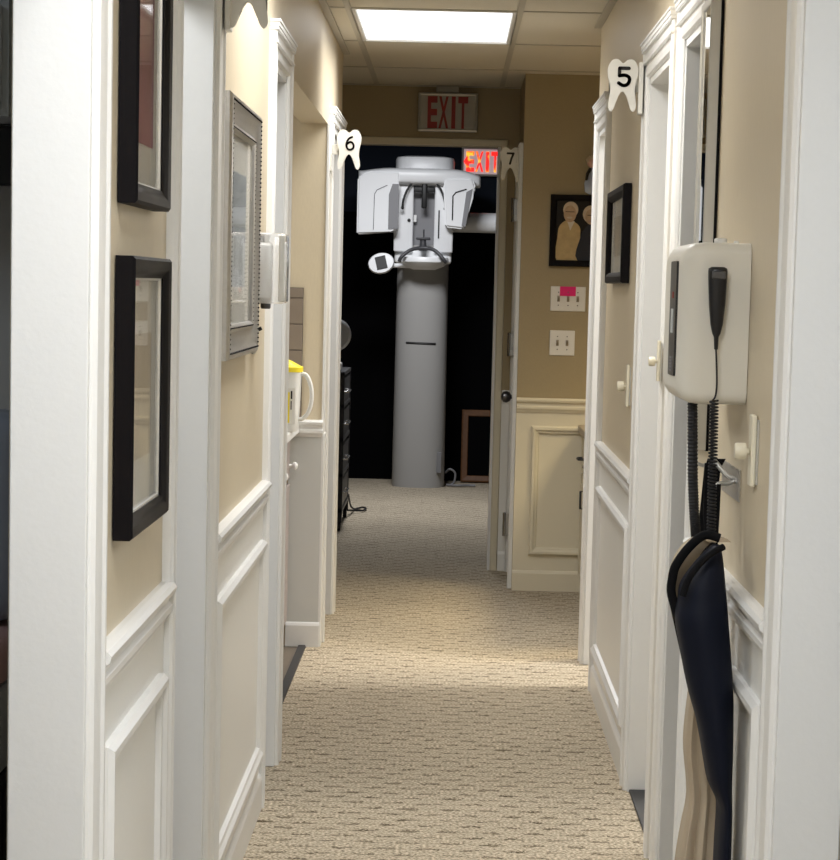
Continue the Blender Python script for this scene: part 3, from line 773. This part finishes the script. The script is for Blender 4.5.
bm = new(); prism(bm, rrect(y0 + .045, y0 + .165, za + .05, zb2 - .035, .006), 'X', XR - .134, XR - .128); dp = link('display', bm, 'black', t)
bm = new()
for k in range(5): box(bm, XR - .1352, XR - .1335, y0 + .083, y0 + .127, za + .058 + k * .006, za + .061 + k * .006)
link('button_row', bm, 'greymid', dp)
link('display_label', box(new(), XR - .1352, XR - .1335, y0 + .085, y0 + .125, za + .13, za + .175), 'greywhite', dp)
link('red_key', box(new(), XR - .1352, XR - .1335, y0 + .088, y0 + .11, za + .195, za + .207), 'exitred', dp)
bm = new(); lathe(bm, [(.010, 0), (.012, .002), (.012, .012), (.009, .014)], (.50, 4.64, zb2 - .004)); link('top_stud', bm, 'milky', t, smooth=40); bm = new(); lathe(bm, [(.004, 0), (.005, .001), (.005, .007), (.003, .008)], (.525, 4.60, zb2 - .003)); link('top_stud', bm, 'milky', t, smooth=40)
# handpiece resting on the near side
t = thing('handpiece', 'black tapered handpiece with coiled cord on the side of the white wall box', 'handpiece', (.490, 4.535, 1.16))
hx, hy = .487, 4.533
rings = []
for z, rx, ry in ((1.349, .0035, .0035), (1.372, .0045, .0045), (1.378, .0075, .0075), (1.395, .0115, .011), (1.43, .0150, .0125), (1.47, .0170, .0135), (1.492, .0178, .014), (1.497, .0172, .013), (1.500, .012, .010)):
    rings.append([(hx + .003 * (1.36 - z) * 4 + rx * math.copysign(abs(math.cos(a)) ** .75, math.cos(a)), hy + ry * math.copysign(abs(math.sin(a)) ** .75, math.sin(a)), z) for a in [2 * PI * i / 24 for i in range(24)]])
bm = new(); loft(bm, rings); link('grip', bm, 'black', t, smooth=50)
bm = new(); box(bm, hx - .013, hx + .012, hy - .016, hy - .010, 1.478, 1.492, .002); link('top_window', bm, 'dchrome', t)
bm = new(); box(bm, hx - .008, hx + .008, hy + .010, 4.556, 1.45, 1.49, .002); link('cradle', bm, 'black', t)
bm = new(); tube(bm, catmull([(hx, hy, 1.352), (hx + .003, hy, 1.31), (hx + .004, hy, 1.28), (hx + .002, hy, 1.262), (hx - .003, hy - .003, 1.255)], 5, False), .0018, 8); link('thin_cable', bm, 'black', t, smooth=60)
bm = new(); pts = []
turns = 44
for i in range(turns * 10 + 1):
    a = 2 * PI * i / 10; f = i / (turns * 10); z = 1.255 - f * .275
    pts.append((hx + .000 + .002 * f + .0072 * math.cos(a), hy + .0072 * math.sin(a) - .02 * f, z))
tube(bm, pts, .0021, 5); link('coiled_cord', bm, 'rubber', t, smooth=60)
bm = new(); zz = 1.27; P = []
base_pts = catmull([(.454, 4.61, 1.275), (.456, 4.60, 1.20), (.459, 4.59, 1.10), (.464, 4.57, 1.02), (.468, 4.55, .985), (.476, 4.54, .965)], 10, False)
R_ = [.0092 + .0012 * math.cos(i * PI) for i in range(len(base_pts) * 3)]
fine = catmull(base_pts, 3, False)
tube(bm, fine, [.0088 + (.0014 if i % 2 else -.0004) for i in range(len(fine))], 12)
tag(link('corrugated_hose', bm, 'rubber', smooth=20), 'black ribbed hose hanging below the white wall box', 'hose')

# wall hook plate
t = thing('coat_hook', 'steel double prong hook plate on the right wall above the apron', 'hook', (XR, 4.72, 1.07))
link('plate', box(new(), XR - .004, XR, 4.60, 4.89, 1.062, 1.122, .001), 'silver', t)
bm = new(); tube(bm, catmull([(XR - .004, 4.66, 1.10), (XR - .020, 4.66, 1.108), (XR - .038, 4.67, 1.128), (XR - .044, 4.68, 1.136)], 4, False), [.005] * 12 + [.006], 10); link('prong', bm, 'silverw', t, smooth=50); bm = new()
tube(bm, catmull([(XR - .004, 4.66, 1.098), (XR - .020, 4.655, 1.092), (XR - .034, 4.65, 1.092), (XR - .040, 4.65, 1.086)], 4, False), [.005] * 12 + [.007], 10); link('prong', bm, 'silverw', t, smooth=50); bm = new()
tube(bm, catmull([(XR - .004, 4.82, 1.10), (XR - .022, 4.82, 1.11), (XR - .062, 4.82, 1.118), (XR - .078, 4.82, 1.134)], 4, False), .004, 10)
link('prong', bm, 'silverw', t, smooth=50)

# ------------------------------------------------------------------ lead apron
t = thing('lead_apron', 'dark navy x-ray apron with tan lining hanging from the wall hook', 'apron', (.48, 4.5, .15))
def hang(levels, yc, hy_, fold=.0, nf=5, n=36):
    rings = []
    for z, xl, xr, th in catmull(levels, 5, False):
        ring = []; c0 = (xl + xr) / 2; rx = (xr - xl) / 2
        for i in range(n):
            a = 2 * PI * i / n; c, s = math.cos(a), math.sin(a)
            k = 1 + fold * math.cos(nf * a + z * 2.5)
            ring.append((c0 + rx * math.copysign(abs(c) ** .8, c) * (1 if abs(c) > .9 else k), yc + hy_ * th * math.copysign(abs(s) ** .8, s) * k, z))
        rings.append(ring)
    return rings
body = [(1.000, .478, .494, .25), (.972, .452, .499, .55), (.932, .425, .504, .8), (.899, .420, .508, .9), (.862, .417, .512, 1), (.79, .432, .520, 1), (.735, .445, .525, 1), (.68, .462, .527, 1), (.625, .474, .528, 1), (.57, .486, .528, .95), (.534, .503, .529, .9), (.506, .506, .530, .9), (.422, .504, .531, .9), (.25, .505, .531, .9), (.15, .507, .531, .9)]
bm = new(); loft(bm, hang(body, 4.40, .075, .03, 5)); link('outer_shell', bm, 'navy', t, smooth=70)
lin = [(.90, .478, .512, .5), (.80, .474, .515, .8), (.716, .469, .520, 1), (.606, .462, .523, 1), (.504, .472, .525, 1), (.44, .464, .525, 1.1), (.373, .456, .525, 1.2), (.25, .448, .525, 1.2), (.15, .444, .525, 1.2)]
bm = new(); loft(bm, hang(lin, 4.60, .050, .14, 9, 54)); link('tan_lining', bm, 'tan', t, smooth=70)
# neckline binding loop and tan inside of the collar
outer = catmull([(.494, 4.42, 1.011), (.467, 4.42, 1.016), (.440, 4.42, .994), (.417, 4.42, .960), (.411, 4.42, .935), (.410, 4.42, .910), (.419, 4.42, .878), (.428, 4.42, .841), (.441, 4.41, .787), (.451, 4.40, .735)], 6, False)
bm = new(); tube(bm, outer, [.0085] * (len(outer) - 4) + [.007, .006, .004, .002], 10); link('edge_binding', bm, 'blackcloth', t, smooth=60)
bm = new(); rings = []
inn = catmull([(.490, 4.60, 1.000), (.465, 4.60, 1.005), (.440, 4.60, .985), (.424, 4.60, .95), (.420, 4.60, .91), (.432, 4.60, .85), (.45, 4.6, .80)], 5, False)
for p in inn: rings.append([(p[0] - .010, 4.45, p[2]), (p[0] + .03, 4.46, p[2]), (p[0] + .03, 4.52, p[2]), (p[0] - .010, 4.50, p[2])])
loft(bm, rings); link('collar_lining', bm, 'tan', t, smooth=60)
top = catmull([(.494, 4.35, 1.003), (.470, 4.34, .990), (.447, 4.335, .968), (.430, 4.33, .942), (.422, 4.33, .915)], 6, False)
bm = new(); tube(bm, top, .006, 10); link('edge_binding', bm, 'blackcloth', t, smooth=60)
def strap(bm, P, W, th=.003):
    rings = [[(x - w / 2, y - th, z), (x + w / 2, y - th, z), (x + w / 2, y + th, z), (x - w / 2, y + th, z)] for (x, y, z), w in zip(P, W)]
    loft(bm, rings)
bm = new(); strap(bm, [(.513, 4.69, 1.137), (.505, 4.68, 1.12), (.500, 4.66, 1.04), (.496, 4.62, .99), (.488, 4.56, .945)], [.034, .030, .024, .016, .018]); strap(bm, [(.506, 4.78, 1.122), (.502, 4.75, 1.05), (.490, 4.70, .96)], [.012, .02, .02]); link('shoulder_strap', bm, 'blackcloth', t)
bm = new(); strap(bm, [(.514, 4.648, 1.092), (.511, 4.63, 1.04), (.505, 4.58, .985), (.500, 4.52, .955)], [.008, .009, .007, .008], .004); link('buckle_strap', bm, 'blackcloth', t)

# ------------------------------------------------------------------ panoramic x-ray machine
cxm, ym = -.222, 17.92
t = thing('xray_machine', 'tall white panoramic dental x-ray machine on a round column', 'x-ray machine', (cxm, ym, 0))
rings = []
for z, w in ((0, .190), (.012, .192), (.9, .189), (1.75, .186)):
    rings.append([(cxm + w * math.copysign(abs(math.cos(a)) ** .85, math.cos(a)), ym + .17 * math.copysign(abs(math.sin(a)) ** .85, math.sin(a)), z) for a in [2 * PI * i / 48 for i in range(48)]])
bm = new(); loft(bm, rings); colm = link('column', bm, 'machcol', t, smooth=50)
bm = new(); tube(bm, [(cxm + u, ym - .17 * (math.sqrt(max(0, 1 - (abs(u) / .189) ** (2 / .85)))) ** .85 + .004, 1.046 - u * .02) for u in [-.105 + .0105 * i for i in range(21)]], .0095, 10); link('slot', bm, 'ink', colm)
bm = new(); box(bm, cxm + .135, cxm + .168, ym - .145, ym - .115, .11, .26, .002); link('serial_plate', bm, 'machg', colm)
# carriage: two uprights with a dark recess between
bm = new()
for s in (-1, 1):
    xa = cxm + s * .075; xb = cxm + s * .212
    x0_, x1_ = sorted((xa, xb)); box(bm, x0_, x1_, ym - .245, ym + .10, 1.70, 2.24, .012)
box(bm, cxm - .205, cxm + .205, ym - .20, ym + .1, 1.62, 1.72, .02)
car = link('carriage', bm, 'mach', t, smooth=40)
link('recess', box(new(), cxm - .076, cxm + .076, ym - .15, ym + .05, 1.70, 2.24), 'machg', car)
bm = new(); lathe(bm, [(.006, 0), (.012, .001), (.012, .008), (.004, .010)], (cxm - .105, ym - .245, 1.925), 'Y', 12)
for v in bm.verts: v.co.y = ym - .245 - (v.co.y - (ym - .245))
link('button', bm, 'ink', car)
link('white_tag', box(new(), cxm - .073, cxm - .052, ym - .20, ym - .19, 1.915, 1.965, .002), 'white', car)
link('side_slot', box(new(), cxm + .104, cxm + .114, ym - .249, ym - .243, 1.80, 2.0), 'ink', car)
# top cap
bm = new(); rings = []
for z, w, d in ((2.275, .205, .20), (2.28, .212, .21), (2.355, .212, .21), (2.375, .205, .20), (2.385, .15, .15)):
    rings.append([(cxm + .0 + w * math.copysign(abs(math.cos(a)) ** .6, math.cos(a)), ym - .05 + d * math.copysign(abs(math.sin(a)) ** .6, math.sin(a)), z) for a in [2 * PI * i / 48 for i in range(48)]])
loft(bm, rings); link('top_cap', bm, 'mach', t, smooth=35)
# rotating arm: curved beam
bm = new()
sec = [(-.472, 2.225, .05, .10), (-.47, 2.225, .055, .12), (-.44, 2.225, .055, .15), (-.36, 2.232, .062, .17), (-.25, 2.235, .070, .19), (0, 2.235, .072, .20), (.2, 2.235, .070, .19), (.30, 2.228, .064, .17), (.37, 2.215, .052, .15), (.395, 2.21, .046, .13), (.402, 2.208, .03, .10)]
rings = []
for dx, zc, hz, hy_ in catmull(sec, 3, False):
    top = zc + .045 if False else None
    rings.append([(cxm + dx, ym - .14 + hy_ * math.copysign(abs(math.cos(a)) ** .5, math.cos(a)), zc + hz * .85 * math.copysign(abs(math.sin(a)) ** .45, math.sin(a))) for a in [2 * PI * (i + .5) / 28 for i in range(28)]])
loft(bm, rings); arm = link('rotating_arm', bm, 'mach', t, smooth=45)
# left sensor head
bm = new()
prism(bm, [(cxm - .474, 1.815), (cxm - .474, 2.215), (cxm - .40, 2.262), (cxm - .175, 2.262), (cxm - .175, 2.185), (cxm - .188, 2.17), (cxm - .188, 1.85), (cxm - .225, 1.84)], 'Y', ym - .36, ym - .02)
es_ = [e for e in bm.edges]; bmesh.ops.bevel(bm, geom=es_, offset=.012, segments=3, affect='EDGES')
sh = link('sensor_head', bm, 'mach', t, smooth=35)
bm = new(); prism(bm, [(cxm - .250, 1.856), (cxm - .250, 2.10), (cxm - .225, 2.175), (cxm - .180, 2.175), (cxm - .180, 1.86)], 'Y', ym - .368, ym - .05); link('inner_cheek', bm, 'machg', sh)
bm = new(); tube(bm, [(cxm - .355, ym - .363, 1.85), (cxm - .352, ym - .363, 2.10), (cxm - .335, ym - .363, 2.13), (cxm - .262, ym - .363, 2.165)], .003, 6); link('seam', bm, 'machg', sh)
# right tube head
bm = new()
prism(bm, [(cxm + .155, 1.88), (cxm + .135, 2.18), (cxm + .150, 2.225), (cxm + .345, 2.225), (cxm + .368, 2.16), (cxm + .335, 2.09), (cxm + .305, 1.885), (cxm + .28, 1.868)], 'Y', ym - .35, ym - .03)
bmesh.ops.bevel(bm, geom=[e for e in bm.edges], offset=.014, segments=3, affect='EDGES')
th_ = link('tube_head', bm, 'mach', t, smooth=35)
bm = new(); prism(bm, [(cxm + .272, 1.89), (cxm + .300, 2.13), (cxm + .345, 2.155), (cxm + .332, 2.08), (cxm + .300, 1.885)], 'Y', ym - .356, ym - .05); link('grey_panel', bm, 'machg', th_)
bm = new(); tube(bm, [(cxm + .205, ym - .352, 1.93), (cxm + .205, ym - .352, 2.10), (cxm + .225, ym - .352, 2.125), (cxm + .30, ym - .352, 2.15)], .005, 6); link('seam', bm, 'ink', th_)
# head support, temple arms, chin rest
bm = new(); box(bm, cxm - .018, cxm + .020, ym - .30, ym - .24, 2.01, 2.19, .010); box(bm, cxm - .075, cxm + .075, ym - .27, ym - .25, 2.125, 2.16, .004); link('head_support', bm, 'ink', t, smooth=40)
for s in (-1, 1):
    bm = new(); tube(bm, catmull([(cxm + s * .09, ym - .30, 2.185), (cxm + s * .125, ym - .31, 2.13), (cxm + s * .148, ym - .32, 2.06), (cxm + s * .152, ym - .32, 2.01)], 5, False), .008, 8)
    bmesh.ops.create_uvsphere(bm, u_segments=10, v_segments=8, radius=.012, matrix=Matrix.Translation((cxm + s * .152, ym - .32, 2.01))); link('temple_arm', bm, 'ink', t, smooth=50)
bm = new(); box(bm, cxm - .050, cxm + .052, ym - .33, ym - .26, 1.785, 1.805, .006); tube(bm, [(cxm, ym - .30, 1.79), (cxm, ym - .30, 1.71)], [.022, .03], 14); tube(bm, [(cxm + .004, ym - .31, 1.80), (cxm + .004, ym - .31, 1.86)], .005, 8); link('chin_rest', bm, 'handledark', t, smooth=40)
bm = new(); tube(bm, catmull([(cxm - .165, ym - .38, 1.63), (cxm - .15, ym - .39, 1.66), (cxm - .09, ym - .37, 1.71), (cxm - .02, ym - .35, 1.727), (cxm + .03, ym - .35, 1.727), (cxm + .09, ym - .37, 1.71), (cxm + .15, ym - .39, 1.65), (cxm + .165, ym - .38, 1.63)], 6, False), .013, 10); link('grab_handle', bm, 'handledark', t, smooth=60)
bm = new(); rings = []
for z, k in ((1.575, .45), (1.60, .8), (1.63, 1.0), (1.655, 1.0), (1.665, .96)):
    rings.append([(cxm + .01 + .175 * k * math.cos(a), ym - .25 + .15 * k * math.sin(a), z) for a in [2 * PI * i / 40 for i in range(40)]])
loft(bm, rings); link('shelf', bm, 'mach', t, smooth=35)
# control pad on its arm
bm = new(); tube(bm, [(cxm - .25, ym - .30, 1.60), (cxm - .02, ym - .24, 1.60)], .016, 12); pa = link('pad_arm', bm, 'mach', t, smooth=60)
bm = new(); Rm = Matrix.Translation((cxm - .295, ym - .33, 1.612)) @ Matrix.Rotation(S(-14), 4, 'Y') @ Matrix.Rotation(S(-12), 4, 'X')
lathe(bm, [(.02, .03), (.075, .03), (.092, .012), (.095, -.005), (.088, -.018), (.02, -.020)], (0, 0, 0), 'Y', 36)
for v in bm.verts: v.co.z *= .80; v.co = Rm @ v.co
pad = link('control_pad', bm, 'mach', t, smooth=40)
bm = new(); box(bm, -.036, .040, -.0245, -.019, -.046, .048, .002)
for v in bm.verts: v.co = Rm @ v.co
link('screen', bm, 'ink', pad)
# horizontal cephalometric arm
bm = new(); tube(bm, [(cxm + .18, ym + .02, 1.925), (1.35, ym + .02, 1.925)], .072, 28); link('horizontal_arm', bm, 'mach', t, smooth=60)
# cables at the foot
bm = new()
tube(bm, catmull([(-.02, 17.95, .10), (.01, 17.9, .13), (.05, 17.9, .10), (.04, 17.9, .03), (.0, 17.9, .012)], 6, False), .008, 8)
tube(bm, catmull([(-.01, 17.9, .014), (.07, 17.86, .014), (.14, 17.9, .014), (.2, 17.9, .014)], 6, False), .009, 8)
tag(link('power_cable', bm, 'machg', smooth=60), 'pale cable coiled on the floor at the foot of the x-ray column', 'cable')
# leaning frame
t = thing('leaning_frame', 'brown framed dark board leaning on the back wall beside the machine', 'frame', (.36, 18.3, 0))
bm = new(); frame_ring(bm, (.092, 0, 0), (1, 0, 0), (0, 0, 1), (0, -1, 0), .52, .55, [(0, 0), (0, .02), (.01, .025), (.045, .022), (.05, .015), (.05, 0)])
Rl = Matrix.Translation((0, 18.32, .004)) @ Matrix.Rotation(S(-14), 4, 'X')
for v in bm.verts: v.co = Rl @ v.co
link('frame', bm, 'leather', t)
bm = new(); box(bm, .12, .59, -.01, 0, .03, .52)
for v in bm.verts: v.co = Rl @ v.co
link('board', bm, 'blackroom', t)

# ------------------------------------------------------------------ black equipment cart and round lamp at the left of the imaging room
t = thing('equipment_cart', 'black metal rack cart just inside the dark room on the left', 'cart', (-.80, 14.9, 0))
xa, xb, ya, yb = -.97, -.625, 14.45, 15.35
for x in (xa, xb - .03):
    for y in (ya, yb - .03): link('post', box(new(), x, x + .03, y, y + .03, .05, .93, .003), 'black', t)
for z in (.12, .33, .54, .74, .93):
    bm = new(); box(bm, xa, xb, ya, yb, z - .012, z + .012, .003); link('shelf', bm, 'cartpanel' if 'cartpanel' in M else 'black', t)
for z in (.14, .34, .55, .74):
    d = link('drawer', box(new(), xb - .035, xb - .004, ya + .04, yb - .04, z, z + .16, .004), 'black', t)
    bm = new(); tube(bm, [(xb - .004, ya + .12, z + .08), (xb + .018, ya + .12, z + .08), (xb + .018, ya + .42, z + .08), (xb - .004, ya + .42, z + .08)], .006, 8); link('handle', bm, 'chrome', d)
for x in (xa + .02, xb - .02):
    for y in (ya + .02, yb - .02):
        bm = new(); tube(bm, [(x - .012, y, .03), (x + .012, y, .03)], .03, 16); link('caster', bm, 'rubber', t)
t = thing('round_lamp', 'round silver disc lamp standing on the black cart', 'lamp', (-.70, 14.7, .943))
bm = new(); lathe(bm, [(.02, -.03), (.085, -.025), (.098, -.010), (.098, .010), (.086, .022), (.02, .026)], (-.70, 14.7, 1.155), 'Y', 36); link('disc', bm, 'mach', t, smooth=40)
bm = new(); tube(bm, [(-.70, 14.71, .99), (-.70, 14.71, 1.07)], .018, 12); link('stem', bm, 'milky', t)
bm = new(); box(bm, -.76, -.655, 14.60, 14.80, .943, .99, .01); link('base', bm, 'milky', t)
bm = new()
tube(bm, catmull([(-.625, 15.36, .14), (-.615, 15.5, .06), (-.60, 15.8, .012), (-.56, 15.95, .010), (-.53, 15.88, .010), (-.545, 15.7, .012), (-.60, 15.6, .02), (-.635, 15.5, .03)], 6, False), .006, 8)
tag(link('black_cord', bm, 'rubber', smooth=60), 'black cord looping on the carpet beside the black cart', 'cord')

# ------------------------------------------------------------------ room seen past the left doorway
t = thing('upper_cabinet', 'grey white wall cabinet glimpsed at the far left edge', 'cabinet', (-1.2, 4.0, 1.70))
link('body', box(new(), -1.75, -.70, 3.86, 4.178, 1.70, 2.30), 'greywhite', t)
link('door', box(new(), -1.22, -.71, 3.845, 3.86, 1.71, 1.87, .002), 'greywhite', t); link('door', box(new(), -1.22, -.71, 3.845, 3.86, 1.905, 2.29, .002), 'greywhite', t)
link('shadow_gap', box(new(), -1.75, -.705, 3.852, 3.861, 1.885, 1.899), 'black', t)
t = thing('wall_monitor', 'black flat monitor below the grey cabinet at the far left edge', 'monitor', (-1.0, 4.1, 1.59))
link('screen_panel', box(new(), -1.35, -.69, 4.05, 4.09, 1.60, 1.697, .004), 'black', t)
link('mount', box(new(), -1.05, -.95, 4.09, 4.178, 1.61, 1.68), 'black', t)
t = thing('patient_chair', 'blue grey upholstered dental chair glimpsed at the far left edge', 'chair', (-1.05, 3.95, 0))
bm = new(); box(bm, -1.35, -.69, 3.92, 4.06, .89, 1.235, .04); link('backrest', bm, 'bluegrey', t, smooth=40)
bm = new(); box(bm, -1.35, -.69, 3.72, 4.06, .80, .885, .03); link('seat', bm, 'dullpink', t, smooth=40)
bm = new(); box(bm, -1.30, -.70, 3.74, 4.05, .66, .80, .01); link('seat_base', bm, 'greywhite', t)
bm = new(); box(bm, -1.25, -.69, 3.78, 4.04, 0, .66, .02); link('pedestal', bm, 'black', t)

# ------------------------------------------------------------------ world, camera, view
w = bpy.data.worlds.new('world'); SC.world = w; w.use_nodes = True
w.node_tree.nodes['Background'].inputs[0].default_value = (.8, .85, .9, 1); w.node_tree.nodes['Background'].inputs[1].default_value = .3
cam = bpy.data.cameras.new('camera'); co = bpy.data.objects.new('camera', cam); COL.objects.link(co)
F = 2450.0
cam.sensor_fit = 'HORIZONTAL'; cam.sensor_width = 36; cam.lens = 36 * F / 840; cam.clip_start = .05; cam.clip_end = 100
Rc = Matrix.Rotation(0.0109387, 3, 'Z') @ Matrix.Rotation(PI / 2 - 0.1027872, 3, 'X') @ Matrix.Rotation(.024, 3, 'Z')
cam.shift_y = 110 / 840
co.matrix_world = Matrix.Translation((0, 0, 1.45)) @ Rc.to_4x4()
SC.camera = co
vs = SC.view_settings
vs.view_transform = 'Standard'; vs.look = 'None'; vs.exposure = 0.15; vs.gamma = 1; vs.use_curve_mapping = False
